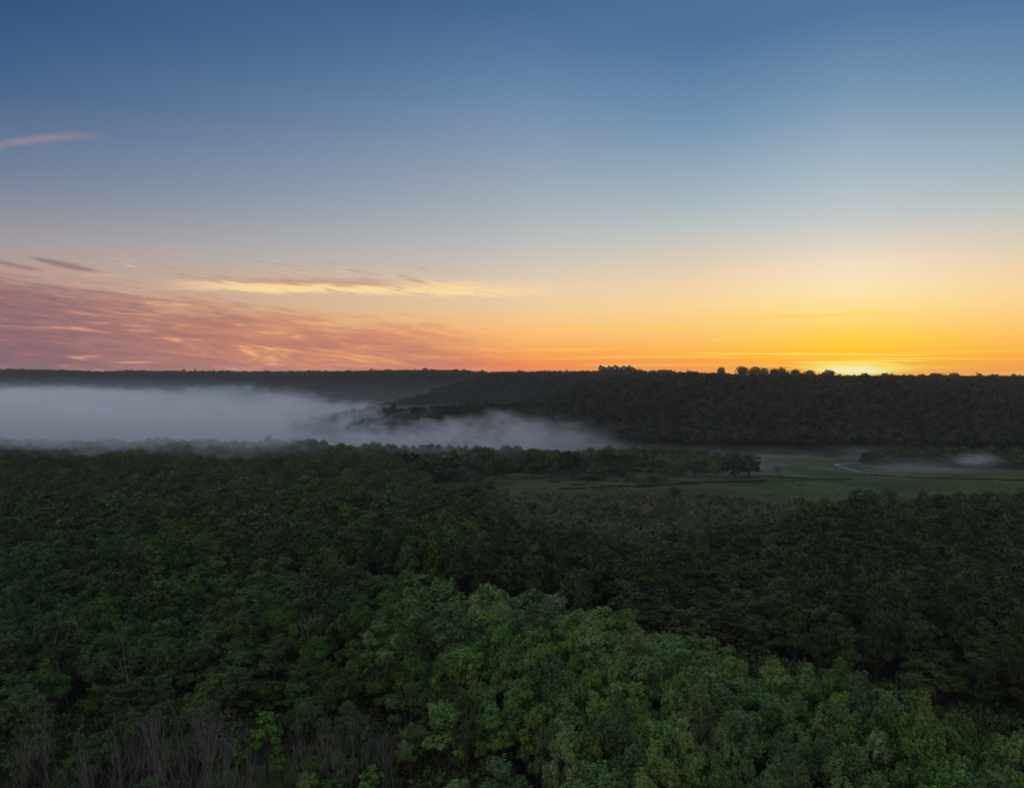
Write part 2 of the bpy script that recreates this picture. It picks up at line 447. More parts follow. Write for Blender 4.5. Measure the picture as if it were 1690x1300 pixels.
def crown_tree(seed, H, Rr, n_lobe, n_tuft, n_leaf, size, base=0.30, topflat=1.0, up=0.75, open_=0.0):
    """crown faces and trunk for one broadleaf tree of height H and crown radius Rr"""
    g = np.random.default_rng(seed)
    zc = H * (base + 1) / 2; hz = H * (1 - base) / 2
    lobes, radii = [], []
    tries = 0
    while len(lobes) < n_lobe and tries < 4000:
        tries += 1
        d = g.normal(0, 1, 3); d /= np.linalg.norm(d)
        if d[2] < -0.55: continue
        k = g.uniform(0.50, 0.80) if len(lobes) < n_lobe * 0.8 else g.uniform(0.05, 0.45)
        q = np.array([d[0] * Rr * k, d[1] * Rr * k, zc + d[2] * hz * k * topflat])
        rr = Rr * g.uniform(0.24, 0.40) * (0.75 + 0.35 * (q[2] > zc))
        if all(np.linalg.norm(q - p) > 0.62 * (rr + r2) for p, r2 in zip(lobes, radii)) or tries > 1500:
            lobes.append(q); radii.append(rr)
    C, D, T, NN = [], [], [], []
    for q, rr in zip(lobes, radii):
        lobe_t = g.uniform(0.0, 0.35)
        for _ in range(n_tuft):
            d = g.normal(0, 1, 3); d[2] = d[2] * 0.8 + 0.42; d /= np.linalg.norm(d)
            if d[2] < -0.35: continue
            rad = rr * g.uniform(0.62, 1.05)
            c0 = q + d * rad * np.array([1, 1, 0.95])
            ax = d * 0.55 + np.array([0, 0, up]) + g.normal(0, 0.25, 3); ax /= np.linalg.norm(ax)
            tl = rr * g.uniform(0.35, 0.75)
            t = g.uniform(-0.5, 0.75, n_leaf)
            wdt = tl * 0.34 * (1.0 - 0.75 * np.clip(t, 0, 1))
            c = c0 + ax * (t * tl)[:, None] + g.normal(0, 1, (n_leaf, 3)) * wdt[:, None]
            C.append(c); D.append(np.repeat((ax * 0.8 + d * 0.4)[None], n_leaf, 0))
            cd = c - np.array([0, 0, zc - hz * .25]); cd /= np.linalg.norm(cd, axis=1)[:, None] + 1e-9
            NN.append(d[None] * 0.6 + cd * 0.7)
            T.append(np.clip(lobe_t + g.uniform(0, 0.4) + g.uniform(0, 0.35, n_leaf), 0, 1))
    C = np.concatenate(C); D = np.concatenate(D); T = np.concatenate(T); NN = np.concatenate(NN)
    V, Q = leaves(C, D, size, g, N_=NN)
    # trunk and limbs
    r0 = 0.020 * H
    lean = g.normal(0, 0.03 * H, 2)
    fork = H * (base + 0.06)
    tr = [(0, 0, -0.6), (lean[0] * .2, lean[1] * .2, fork * .5), (lean[0] * .5, lean[1] * .5, fork), (lean[0], lean[1], H * 0.72)]
    parts = [tube(tr, [r0 * 1.35, r0, r0 * 0.8, r0 * 0.25])]
    for q, rr in list(zip(lobes, radii))[:min(9, len(lobes))]:
        s = np.array(tr[2]) + (np.array(tr[3]) - np.array(tr[2])) * g.uniform(0, 0.45)
        m = (s + q) / 2 + np.array([0, 0, -0.06 * H]) * g.uniform(0, 1) + g.normal(0, 0.015 * H, 3)
        parts.append(tube([s, m, q + np.array([0, 0, rr * 0.5])], [r0 * 0.42, r0 * 0.28, r0 * 0.08], 5))
    tv, tq = join(parts)
    return (V, Q, T), (tv, tq)

def tree_variants(n, seed, mats, **kw):
    """[{mat: crown mesh}, trunk mesh, H, R] * n"""
    out = []
    for i in range(n):
        g = random.Random(seed + i)
        H = kw['H'] * g.uniform(0.86, 1.12); Rr = kw['R'] * g.uniform(0.78, 1.22)
        (V, Q, T), (tv, tq) = crown_tree(seed + i, H, Rr, kw['n_lobe'], kw['n_tuft'], kw['n_leaf'], kw['size'], kw.get('base', 0.3), kw.get('topflat', 1.0), kw.get('up', .75))
        d = {}
        first = mesh_from('crown', V, Q, [mats[0]], T); d[mats[0].name] = first
        for m in mats[1:]:
            c = first.copy(); c.materials[0] = m; d[m.name] = c
        out.append((d, mesh_from('trunk', tv, tq, [M_BARK], smooth=True), H, Rr))
    return out

def instancer(name, pts, sources, label=None):
    """ONE object that carries a whole mass of plants: points with scale, turn and pick, instanced by geometry nodes"""
    me = bpy.data.meshes.new(name)
    P = np.asarray([p[:3] for p in pts], np.float32)
    me.vertices.add(len(P)); me.vertices.foreach_set('co', P.ravel())
    for k, typ, j in (('scl', 'FLOAT', 3), ('turn', 'FLOAT', 4), ('tall', 'FLOAT', 5)):
        a = me.attributes.new(k, typ, 'POINT'); a.data.foreach_set('value', np.asarray([p[j] for p in pts], np.float32))
    a = me.attributes.new('pick', 'INT', 'POINT'); a.data.foreach_set('value', np.asarray([int(p[6]) for p in pts], np.int32))
    o = add(name, me); o['kind'] = 'stuff'
    ng = bpy.data.node_groups.new(name, 'GeometryNodeTree')
    ng.interface.new_socket('Geometry', in_out='INPUT', socket_type='NodeSocketGeometry')
    ng.interface.new_socket('Geometry', in_out='OUTPUT', socket_type='NodeSocketGeometry')
    N = ng.nodes; Lk = ng.links
    gi = N.new('NodeGroupInput'); go = N.new('NodeGroupOutput')
    jn = N.new('GeometryNodeJoinGeometry')
    for s in reversed(sources):
        oi = N.new('GeometryNodeObjectInfo'); oi.inputs['Object'].default_value = s
        oi.inputs['As Instance'].default_value = True
        Lk.new(oi.outputs['Geometry'], jn.inputs[0])
    ip = N.new('GeometryNodeInstanceOnPoints'); ip.inputs['Pick Instance'].default_value = True
    def attr(nm, t):
        n = N.new('GeometryNodeInputNamedAttribute'); n.data_type = t; n.inputs['Name'].default_value = nm
        return n.outputs['Attribute']
    Lk.new(gi.outputs[0], ip.inputs['Points']); Lk.new(jn.outputs[0], ip.inputs['Instance'])
    Lk.new(attr('pick', 'INT'), ip.inputs['Instance Index'])
    cr = N.new('ShaderNodeCombineXYZ'); Lk.new(attr('turn', 'FLOAT'), cr.inputs[2])
    e2r = N.new('FunctionNodeEulerToRotation'); Lk.new(cr.outputs[0], e2r.inputs[0]); Lk.new(e2r.outputs[0], ip.inputs['Rotation'])
    cs = N.new('ShaderNodeCombineXYZ'); sc_ = attr('scl', 'FLOAT'); Lk.new(sc_, cs.inputs[0]); Lk.new(sc_, cs.inputs[1]); Lk.new(attr('tall', 'FLOAT'), cs.inputs[2])
    Lk.new(cs.outputs[0], ip.inputs['Scale'])
    Lk.new(ip.outputs[0], go.inputs[0])
    md = o.modifiers.new('scatter', 'NODES'); md.node_group = ng
    return o

_src = bpy.data.collections.new('plant_sources')      # not linked to the scene: meshes that the scatters copy
def source(name, V, Q, T, mats, idx=None):
    o = bpy.data.objects.new(name, mesh_from(name, V, Q, mats, T, idx)); _src.objects.link(o); return o
def whole_source(name, seed, mat, **kw):
    g = random.Random(seed)
    (V, Q, T), (tv, tq) = crown_tree(seed, kw['H'] * g.uniform(.92, 1.08), kw['R'] * g.uniform(.9, 1.1), kw['n_lobe'], kw['n_tuft'], kw['n_leaf'], kw['size'], kw.get('base', .3), kw.get('topflat', 1.0), kw.get('up', .75))
    VV = np.concatenate([V, tv]); QQ = np.concatenate([Q, tq + len(V)])
    return source(name, VV, QQ, np.concatenate([T, np.zeros(len(tq))]), [mat, M_BARK], np.concatenate([np.zeros(len(Q)), np.ones(len(tq))]))

# ================================================================ setting
def build_ground():
    ys = np.concatenate([np.linspace(-700, 60, 14), np.arange(70, 780, 22), np.arange(780, 1500, 14), np.arange(1500, 2600, 24), np.linspace(2620, 4300, 50)])
    xs0 = np.concatenate([np.linspace(-4300, -1900, 40), np.arange(-1860, -900, 36), np.arange(-880, 880, 20), np.arange(900, 1900, 45), np.linspace(1950, 4300, 30)])
    X, Y = np.meshgrid(xs0, ys)
    Z = height(X.ravel(), Y.ravel())
    V = np.stack([X.ravel(), Y.ravel(), Z], 1)
    nx, ny = len(xs0), len(ys)
    i = np.arange(nx - 1)[None] + (np.arange(ny - 1) * nx)[:, None]
    Q = np.stack([i, i + 1, i + 1 + nx, i + nx], -1).reshape(-1, 4)
    o = add('ground', mesh_from('ground', V, Q, [M_GROUND], smooth=True)); tag(o, kind='structure')
build_ground()

def sheet(name, P, step, lift, mat, fn=None):
    """a piece of ground cover that follows the land, with an uneven outline"""
    xs = np.arange(min(p[0] for p in P) - 20, max(p[0] for p in P) + 20, step); ys = np.arange(min(p[1] for p in P) - 20, max(p[1] for p in P) + 20, step)
    X, Y = np.meshgrid(xs, ys)
    sd = poly_sd(X.ravel(), Y.ravel(), P) + (vnoise(X.ravel(), Y.ravel(), 30, 31) - .5) * 14
    V = np.stack([X.ravel(), Y.ravel(), height(X.ravel(), Y.ravel()) + lift], 1)
    nx = len(xs); i = (np.arange(nx - 1)[None] + (np.arange(len(ys) - 1) * nx)[:, None]).ravel()
    keep = (sd[i] > 0) & (sd[i + 1] > 0) & (sd[i + nx] > 0) & (sd[i + nx + 1] > 0)
    i = i[keep]; Q = np.stack([i, i + 1, i + 1 + nx, i + nx], -1)
    used = np.unique(Q); mp = np.zeros(len(V), int); mp[used] = np.arange(len(used))
    return add(name, mesh_from(name, V[used], mp[Q], [mat], smooth=True))
MEADOW = [(-90, 500), (-60, 640), (0, 700), (110, 760), (256, 815), (514, 775), (900, 700), (900, 455), (300, 430), (120, 480), (30, 520)]
tag(sheet('meadow', MEADOW, 6.0, 0.06, M_MEADOW), kind='structure')
tag(sheet('clearing', [(-62, 120), (-62, 158), (-44, 160), (-40, 120)], 2.5, 0.05, M_MEADOW), kind='structure')

def strip(name, P, w, lift, mat):
    P = np.array(P, float); d = np.gradient(P, axis=0); d /= np.linalg.norm(d, axis=1)[:, None]
    nrm = np.stack([-d[:, 1], d[:, 0]], 1); w = np.broadcast_to(np.asarray(w, float), (len(P),))[:, None] / 2
    a, b = P + nrm * w, P - nrm * w
    A_ = np.concatenate([a, b]); V = np.column_stack([A_, height(A_[:, 0], A_[:, 1]) + lift]); n = len(P)
    return add(name, mesh_from(name, V, [(i, i + 1, n + i + 1, n + i) for i in range(n - 1)], [mat], smooth=True))
def bend(P, n=8):
    P = np.array(P, float); out = []
    for i in range(len(P) - 1):
        p0, p1, p2, p3 = P[max(i - 1, 0)], P[i], P[i + 1], P[min(i + 2, len(P) - 1)]
        for t in np.linspace(0, 1, n, endpoint=False):
            out.append(0.5 * ((2 * p1) + (p2 - p0) * t + (2 * p0 - 5 * p1 + 4 * p2 - p3) * t * t + (3 * p1 - p0 - 3 * p2 + p3) * t ** 3))
    return np.array(out + [P[-1]])
creek = bend([at(u, v) for u, v in ((1440, 783), (1418, 780), (1402, 775), (1386, 770), (1380, 767.5), (1392, 766), (1412, 765.5), (1432, 763.5))])
tag(strip('creek', creek, 4.6 + 1.2 * np.sin(np.arange(len(creek)) * 0.9), 0.5, M_WATER), kind='structure')
for k, (u, v, w) in enumerate(((851, 778, 9), (846, 765, 4), (972, 777, 6))):
    x, y = at(u, v)
    tag(strip('pond', bend([(x - w * 0.9, y - 4), (x - w * .2, y + 2), (x + w * .8, y + 1)]), 9.0, 0.22, M_WATER), kind='structure')

# ================================================================ the individual forest trees
V_NEAR = tree_variants(10, 100, [M_PALE, M_MID, M_DARK], H=20.0, R=3.9, n_lobe=15, n_tuft=18, n_leaf=50, size=0.39, base=0.06, up=1.25, topflat=1.12)
def ordinal(n):
    w = "first second third fourth fifth sixth seventh eighth ninth tenth eleventh twelfth thirteenth fourteenth fifteenth sixteenth seventeenth eighteenth nineteenth twentieth".split()
    if n <= 20: return w[n - 1]
    t = {2: "twenty", 3: "thirty", 4: "forty"}[n // 10]
    return ("twentieth" if n == 20 else t[:-1] + "ieth") if n % 10 == 0 else t + " " + w[n % 10 - 1]

near, rest = [], []
row = 0
y = 74.0
while y < 860:
    big_ = 1.0 if y < 168 else 1.28
    step = 6.6 * big_
    half = 0.70 * y + 34
    xs = np.arange(-half, half, step) + (step / 2 if row % 2 else 0)
    for x in xs:
        px = x + rng.uniform(-2.3, 2.3); py = y + rng.uniform(-2.3, 2.3)
        sd = float(poly_sd(np.array([px]), np.array([py]), LEFTWOOD)[0])
        if sd < rng.uniform(-4, 5): continue
        if float(gully_gap(np.array([px]), np.array([py]))[0]) < rng.uniform(-2, 2): continue
        thick = float(poly_sd(np.array([px]), np.array([py]), THICKET)[0])
        if thick > 0 and (rng.random() < 0.62 or py < 118 or (-63 < px < -39 and py < 162)): continue
        fs = bool(front_side(px, py))
        hh = 0.62 + 0.44 * float(vnoise(px, py, 58, 61)) + 0.30 * float(vnoise(px, py, 21, 63)) + rng.uniform(-0.14, 0.12)
        if float(vnoise(px, py, 15, 64)) < 0.13: continue
        pale = fs and px > -34 + 40 * (float(vnoise(px, py, 30, 62)) - .5) + rng.normal(0, 12)
        stand = 'front' if pale else ('left' if (px < -15 and (fs or py < 330)) else 'back')
        if pale: hh *= 0.95
        if thick > 0: hh *= rng.uniform(.38, .62)
        elif thick > -14: hh *= rng.uniform(.7, .95)
        t = dict(x=px, y=py, h=hh, w=rng.uniform(0.78, 1.28) * (0.8 if thick > 0 else 1) * big_ * (1.06 if big_ > 1 else 1), row=row, stand=stand, rz=rng.uniform(0, 6.28), v=int(rng.integers(0, 10)))
        u, vv = pix(px, py, 20 * hh); t['u'] = u; t['vv'] = vv
        inside = -50 < u < 1740 and vv < 1330
        (near if inside and y < 250 else rest).append(t)
    y += step * 0.92; row += 1
near.sort(key=lambda t: t['y'])
rest += near[300:]; near = near[:300]

STAND = {'front': ('pale green broadleaf tree', 'the pale front stand', 'pale trees of the front stand', M_PALE),
         'left': ('green broadleaf tree', 'the left wood', 'trees of the left wood', M_MID),
         'back': ('dark broadleaf tree', 'the gully wood', 'trees of the dark wood beyond the gully', M_DARK)}
byrow = {}
for t in near: byrow.setdefault((t['stand'], t['row']), []).append(t)
for st in STAND:
    rows = sorted(k[1] for k in byrow if k[0] == st)
    for i, rw in enumerate(rows):
        ts = sorted(byrow[(st, rw)], key=lambda t: t['u'])
        for j, t in enumerate(ts):
            size = 'tall' if t['h'] > 1.09 else ('low' if t['h'] < 0.93 else ('broad' if t['w'] > 1.04 else ''))
            kind, where, grp, mt = STAND[st]
            place = 'leftmost' if j == 0 else ('rightmost' if j == len(ts) - 1 else ordinal(j + 1) + ' from left')
            rname = 'nearest row' if i == 0 else ordinal(i + 1) + ' row'
            t['label'] = f"{size} {kind}, {place} in {rname} of {where}".strip()
            if len(t['label'].split()) > 16: t['label'] = ' '.join(t['label'].split()[1:]) if size else t['label']
            t['group'] = grp; t['mat'] = mt
for t in near:
    crowns, trunk, H, Rr = V_NEAR[t['v']]
    root = add('broadleaf_tree', None, None, (t['x'], t['y'], zof(t['x'], t['y'])), t['rz'], (t['w'], t['w'], t['h']))
    tag(root, t['label'], 'tree', t['group'])
    add('crown', crowns[t['mat'].name], root); add('trunk', trunk, root)

# ================================================================ the rest of the wood
SRC = [whole_source('woodland_tree', 300 + 10 * k + i, m, H=20.0, R=3.9, n_lobe=16, n_tuft=14, n_leaf=22, size=0.62, base=-.02, up=1.15, topflat=1.12) for k, m in enumerate((M_PALE, M_MID, M_DARK)) for i in range(5)]
SRC += [whole_source('woodland_tree', 400 + 10 * k + i, m, H=20.0, R=4.2, n_lobe=14, n_tuft=11, n_leaf=10, size=1.0, base=.08, up=.9, topflat=1.1) for k, m in enumerate((M_PALE, M_MID, M_DARK)) for i in range(5)]
def dome(seed):
    """a rounded crown of merging clumps, 18 m high"""
    g = np.random.default_rng(seed); C, D = [], []
    for k in range(9):
        a = g.uniform(0, 6.28); r = g.uniform(0, 3.4) if k else 0
        q = np.array([r * math.cos(a), r * math.sin(a), 12.6 - r * .55 + g.uniform(-3.5, 1.2)]); rr = g.uniform(2.6, 4.0)
        d = g.normal(0, 1, (150, 3)); d /= np.linalg.norm(d, axis=1)[:, None]
        C.append(q + d * (rr * g.uniform(.35, 1.0, 150) ** .5)[:, None]); D.append(d)
    C = np.concatenate(C); D = np.concatenate(D); C[:, 2] = np.minimum(C[:, 2], 18.0)
    V, Q = leaves(C, D, 1.15, g, .8)
    tv, tq = join([tube([(0, 0, -.5), (.2, 0, 5), (0, .2, 12)], [.45, .32, .1])])
    return V, Q, g.uniform(0, 1, len(Q)), tv, tq
def dome_tree(seed):
    V, Q, T, tv, tq = dome(seed)
    return ({M_DARK.name: mesh_from('crown', V, Q, [M_DARK], T)}, mesh_from('trunk', tv, tq, [M_BARK], smooth=True), 18.0, 6.0)
for k, m in enumerate((M_PALE, M_MID, M_DARK)):
    for i in range(5):
        V, Q, T, tv, tq = dome(460 + 10 * k + i)
        SRC.append(source('woodland_tree', np.concatenate([V, tv]), np.concatenate([Q, tq + len(V)]), np.concatenate([T, np.zeros(len(tq))]), [m, M_BARK], np.concatenate([np.zeros(len(Q)), np.ones(len(tq))])))
order = SRC
off = {'front': 0, 'left': 5, 'back': 10}
pts = []
for t in rest:
    st = t['stand']
    if st == 'back' and t['x'] < -20 and rng.random() < (0.45 if t['y'] < 430 else .2): st = 'left'
    pts.append((t['x'], t['y'], zof(t['x'], t['y']), t['w'], t['rz'], t['h'], off[st] + int(rng.integers(0, 5)) + (15 if t['y'] > 340 else 0) + (15 if t['y'] > 420 or (t['y'] > 340 and rng.random() < .5) else 0)))
    if pts[-1][6] >= 30: pts[-1] = pts[-1][:3] + (t['w'] * .80, t['rz'], t['h'] * 1.06, pts[-1][6])
# the belt of trees behind the meadow row, and behind the misty clump
BELT = [(-112, 668), (-40, 650), (70, 655), (150, 668), (196, 690), (150, 745), (60, 735), (-60, 760), (-150, 790)]
BELT2 = [(318, 722), (480, 712), (620, 690), (640, 716), (480, 745), (330, 752)]
for P, st in ((BELT, 6.0), (BELT2, 6.0)):
    for x in np.arange(min(p[0] for p in P), max(p[0] for p in P), st):
        for yy in np.arange(min(p[1] for p in P), max(p[1] for p in P), st):
            px, py = x + rng.uniform(-3, 3), yy + rng.uniform(-3, 3)
            if float(poly_sd(np.array([px]), np.array([py]), P)[0]) + (float(vnoise(px, py, 25, 77)) - .5) * 14 > 0:
                w_ = rng.uniform(.7, 1.25)
                pts.append((px, py, zof(px, py) - 3, w_, rng.uniform(0, 6.28), rng.uniform(.5, 1.2), 40 + int(rng.integers(0, 5))))
instancer('woodland', pts, order)

# ================================================================ hillside forest
HS = [whole_source('hillside_tree', 500 + i, M_HILL, H=13.5, R=5.0, n_lobe=9, n_tuft=7, n_leaf=6, size=1.9, base=.25) for i in range(6)]
pts = []
def hill_fill(x0, x1, y0, y1, step, sc):
    xs = np.arange(x0, x1, step); ys = np.arange(y0, y1, step * 0.9)
    X, Y = np.meshgrid(xs, ys); X = X + (np.arange(len(ys)) % 2)[:, None] * step / 2
    X = X.ravel() + rng.uniform(-.42, .42, X.size) * step; Y = Y.ravel() + rng.uniform(-.42, .42, Y.size) * step
    Z = height(X, Y)
    # what the valley can see: climb along each sight line
    vis = np.ones(len(X), bool)
    top_t = (Z + 14 * sc - CAM_Z) / Y
    for k in np.linspace(0.55, 0.995, 60):
        vis &= top_t > (height(X * k, Y * k) - 1 - CAM_Z) / (Y * k) - 0.002
    keep = (Z > 2.2) & vis & (np.abs(X) < 0.72 * Y)
    for x, y_, z in zip(X[keep], Y[keep], Z[keep]):
        tl = rng.uniform(1.15, 1.35) if rng.random() < .03 else 1.0
        pts.append((x, y_, z - 0.4, tl * sc * rng.uniform(.65, 1.35), rng.uniform(0, 6.28), tl * sc * rng.uniform(.68, 1.28), int(rng.integers(0, 6))))
hill_fill(-420, 1050, 700, 1480, 7.4, 1.0)
hill_fill(-420, 700, 1420, 1980, 8.6, 1.0)
hill_fill(-1000, 500, 1980, 2560, 10.5, 1.1)
hill_fill(-2400, -150, 1900, 3350, 13.0, 1.25)
instancer('hillside_forest', pts, HS)
print('hillside', len(pts), 'woodland', len(rest), 'near', len(near))

# ================================================================ undergrowth, scrub
def bush_source(name, seed, mat, H, Rr, n, size):
    g = np.random.default_rng(seed)
    d = g.normal(0, 1, (n, 3)); d[:, 2] = np.abs(d[:, 2]); d /= np.linalg.norm(d, axis=1)[:, None]
    lump = 0.75 + 0.25 * np.sin(d[:, 0] * 5 + seed) * np.cos(d[:, 1] * 6)
    C = d * (g.uniform(0.45, 1.0, n) ** 0.6 * lump)[:, None] * np.array([Rr, Rr, H])
    V, Q = leaves(C, d * 0.5 + np.array([0, 0, .7]), size, g)
    return source(name, V, Q, g.uniform(0, 1, n), [mat])
UB = [bush_source('undergrowth_bush', 700 + i, M_DARK, 2.6, 2.4, 420, .55) for i in range(3)]
pts = []
n_ = 16000
py_ = np.sqrt(rng.uniform(70 ** 2, 360 ** 2, n_)); px_ = rng.uniform(-.72, .72, n_) * py_
g_ = gully_gap(px_, py_); th_ = poly_sd(px_, py_, THICKET)
for px, py, gg, th in zip(px_, py_, g_, th_):
    edge = -4 < gg < 7 or -14 < th < 3
    if edge or (gg <= -4 and rng.random() < .75) or (th > 0 and not (-63 < px < -39 and py < 162) and rng.random() < .4) or rng.random() < 0.07:
        s = rng.uniform(.55, 1.3) * (rng.uniform(1.0, 1.9) if edge else 1)
        pts.append((px, py, zof(px, py) - .1, s, rng.uniform(0, 6.28), s * rng.uniform(.7, 1.6), int(rng.integers(0, 3))))
instancer('undergrowth', pts, UB)

WB = [bush_source('scrub_willow', 740 + i, M_SCRUB, 3.6, 2.6, 260, .85) for i in range(4)] + [bush_source('scrub_alder', 750 + i, M_DARK, 3.8, 2.7, 260, .85) for i in range(2)]
pts = []
for x in np.arange(-80, 215, 3.7):
    for yy in np.arange(315, 560, 4.0):
        px = x + rng.uniform(-2, 2); py = yy + rng.uniform(-2, 2)
        sd = float(poly_sd(np.array([px]), np.array([py]), SCRUB)[0]) + (float(vnoise(px, py, 22, 71)) - .5) * 20
        if sd < 0: continue
        s = 0.45 + 0.85 * float(vnoise(px, py, 18, 72)) + rng.uniform(-.12, .2)
        if float(vnoise(px, py, 12, 73)) < 0.22: continue
        pts.append((px, py, zof(px, py) - .1, s, rng.uniform(0, 6.28), s * rng.uniform(.75, 1.15), int(rng.integers(0, 4)) if rng.random() < .8 else int(rng.integers(4, 6))))
for _ in range(420):
    px = rng.uniform(-110, 170); py = 628 + 16 * math.sin(px * .05) + rng.uniform(-14, 26) + max(0, px - 150) * .22
    if float(vnoise(px, py, 26, 75)) < .45: continue
    q = rng.uniform(.5, 1.9); pts.append((px, py, zof(px, py) - .1, q, rng.uniform(0, 6.28), q * rng.uniform(.7, 1.3), int(rng.integers(0, 6))))
instancer('scrub', pts, WB)

# rough tussocks along the near and left edges of the meadow
pts = []
TB = [bush_source('tussock_clump', 790 + i, (M_SCRUB, M_DARK, M_SCRUB)[i], 1.0, 1.6, 70, .6) for i in range(3)]
nn = 9000; mx = rng.uniform(-90, 640, nn); my = rng.uniform(430, 800, nn)
sd_ = poly_sd(mx, my, MEADOW); pn = vnoise(mx, my, 34, 81); pn2 = vnoise(mx, my, 11, 82)
for px, py, sd, a_, b_ in zip(mx, my, sd_, pn, pn2):
    if sd > 2 and ((a_ > .66 and b_ > .45) or (py < 565 + 20 * a_ and b_ > .35) or sd < 22 * b_):
        q = rng.uniform(.35, 1.05); pts.append((px, py, zof(px, py), q, rng.uniform(0, 6.28), q * rng.uniform(.5, 1.0), int(rng.integers(0, 3))))
instancer('tussocks', pts, TB)

# sedge along the meadow's ditches
pts = []
SB = [bush_source('sedge_tuft', 780 + i, M_SEDGE, 1.1, 1.3, 60, .6) for i in range(2)]
for P in (((1120, 797), (1180, 796), (1240, 794.5), (1262, 794)), ((925, 808), (1000, 804), (1060, 803.5), (1078, 802)), ((1060, 801), (1110, 799.5), (1150, 798)), ((1262, 786), (1340, 790), (1400, 791)), ((1440, 784), (1520, 789), (1600, 791), (1690, 793))):
    q = bend([at(*p) for p in P], 40)
    for x, y_ in q:
        for _ in range(2):
            s = rng.uniform(.5, 1.1); a, b = x + rng.normal(0, 1.2), y_ + rng.normal(0, 1.6)
            pts.append((a, b, zof(a, b), s, rng.uniform(0, 6.28), s, int(rng.integers(0, 2))))
instancer('sedge', pts, SB)

# ================================================================ trees at the meadow
V_MEAD = tree_variants(6, 820, [M_DARK, M_SCRUB], H=20.0, R=7.0, n_lobe=22, n_tuft=11, n_leaf=14, size=1.5, base=-0.12)
def place_tree(name, variants, i, u0, u1, v_top, v_base, label, group, cat='tree', mat=None, rz=0.0, z=0.0):
    x, y_ = at((u0 + u1) / 2, v_base, z)
    z = zof(x, y_)
    x, y_ = at((u0 + u1) / 2, v_base, z)
    hgt = (v_base - v_top) / F * math.hypot(y_, CAM_Z)
    wid = (u1 - u0) / F * y_
    crowns, trunk, H, Rr = variants[i % len(variants)]
    mat = mat or next(iter(crowns))
    root = add(name, None, None, (x, y_, z), rz, (wid / 2 / Rr * 1.3, wid / 2 / Rr * 1.3, hgt / H * 1.04))
    tag(root, label, cat, group)
    add('crown', crowns[mat], root); add('trunk', trunk, root)
    return root
MT = [(640, 706, 745, 800, 'dark tree at the left wood edge where the mist thins'),
      (690, 735, 752, 797, 'small dark tree between the left wood and meadow row'),
      (726, 778, 742, 791, 'broad dark tree first in the row behind the meadow'),
      (788, 816, 738, 791, 'tall narrow tree rising above the row behind the meadow'),
      (815, 846, 753, 790, 'lower tree beside the tall narrow one in meadow row'),
      (858, 894, 744, 789, 'rounded tree just right of the water glints in meadow row'),
      (892, 926, 749, 788, 'dull brownish tree in the middle of the meadow row'),
      (926, 962, 741, 790, 'tall dark tree with pale trunk in the meadow row'),
      (956, 1000, 765, 792, 'small round bush tree in front of the meadow row'),
      (972, 1012, 746, 783, 'smooth topped tree behind the small round bush tree'),
      (1008, 1046, 744, 785, 'tallest tree of the smooth clump in the meadow row'),
      (1042, 1078, 747, 787, 'sloping tree towards the low end of the meadow row'),
      (1074, 1101, 758, 788, 'last low tree before the opening in the meadow row'),
      (1111, 1132, 759, 787, 'small lone tree just past the opening in the row'),
      (1132, 1164, 757, 787, 'middle tree of the dark island clump on the meadow'),
      (1160, 1196, 753, 787, 'dense tree in the heart of the island clump'),
      (1192, 1228, 748, 788, 'highest tree of the island clump on the meadow'),
      (1220, 1254, 752, 788, 'end tree of the island clump beside open grass')]
for i, (a, b, c, d, l) in enumerate(MT):
    place_tree('meadow_tree', V_MEAD, i, a, b, c, d, l, 'trees in the row behind the meadow', rz=i * 1.3)
RT = [(1448, 1492, 744, 767, 'first tree of the misty clump right of the creek'), (1484, 1530, 741, 768, 'round tree second in the misty clump right of the creek'),
      (1524, 1566, 743, 769, 'tree left of the mist puff in the clump'), (1560, 1604, 739, 770, 'tall tree half behind the white mist puff'),
      (1600, 1640, 741, 771, 'tree directly behind the mist puff'), (1634, 1672, 744, 772, 'tree right of the mist puff in the clump'), (1664, 1706, 742, 773, 'rightmost tree of the misty clump by the frame edge')]
for i, (a, b, c, d, l) in enumerate(RT):
    place_tree('meadow_tree', V_MEAD, i + 3, a, b, c, d, l, 'misty clump right of the creek', rz=i * 2.1)
for i, (a, b, c, d, l) in enumerate([(1105, 1122, 803, 818, 'lone dark round bush standing at the scrub edge'), (1031, 1037, 789, 798, 'thin dark upright bush alone on the open meadow'),
                                     (981, 993, 801.5, 806, 'low flat dark bush on the open meadow'), (1276, 1288, 768, 781, 'small wispy sapling alone right of the island clump'),
                                     (732, 770, 798, 832, 'dark bushy tree in the scrub, left of two'), (765, 802, 798, 834, 'dark bushy tree in the scrub, right of two'), (800, 816, 794, 812, 'dark bush at the near edge of the green meadow')]):
    place_tree('bush', V_MEAD, i, a, b, c, d, l, None, 'bush', rz=i)

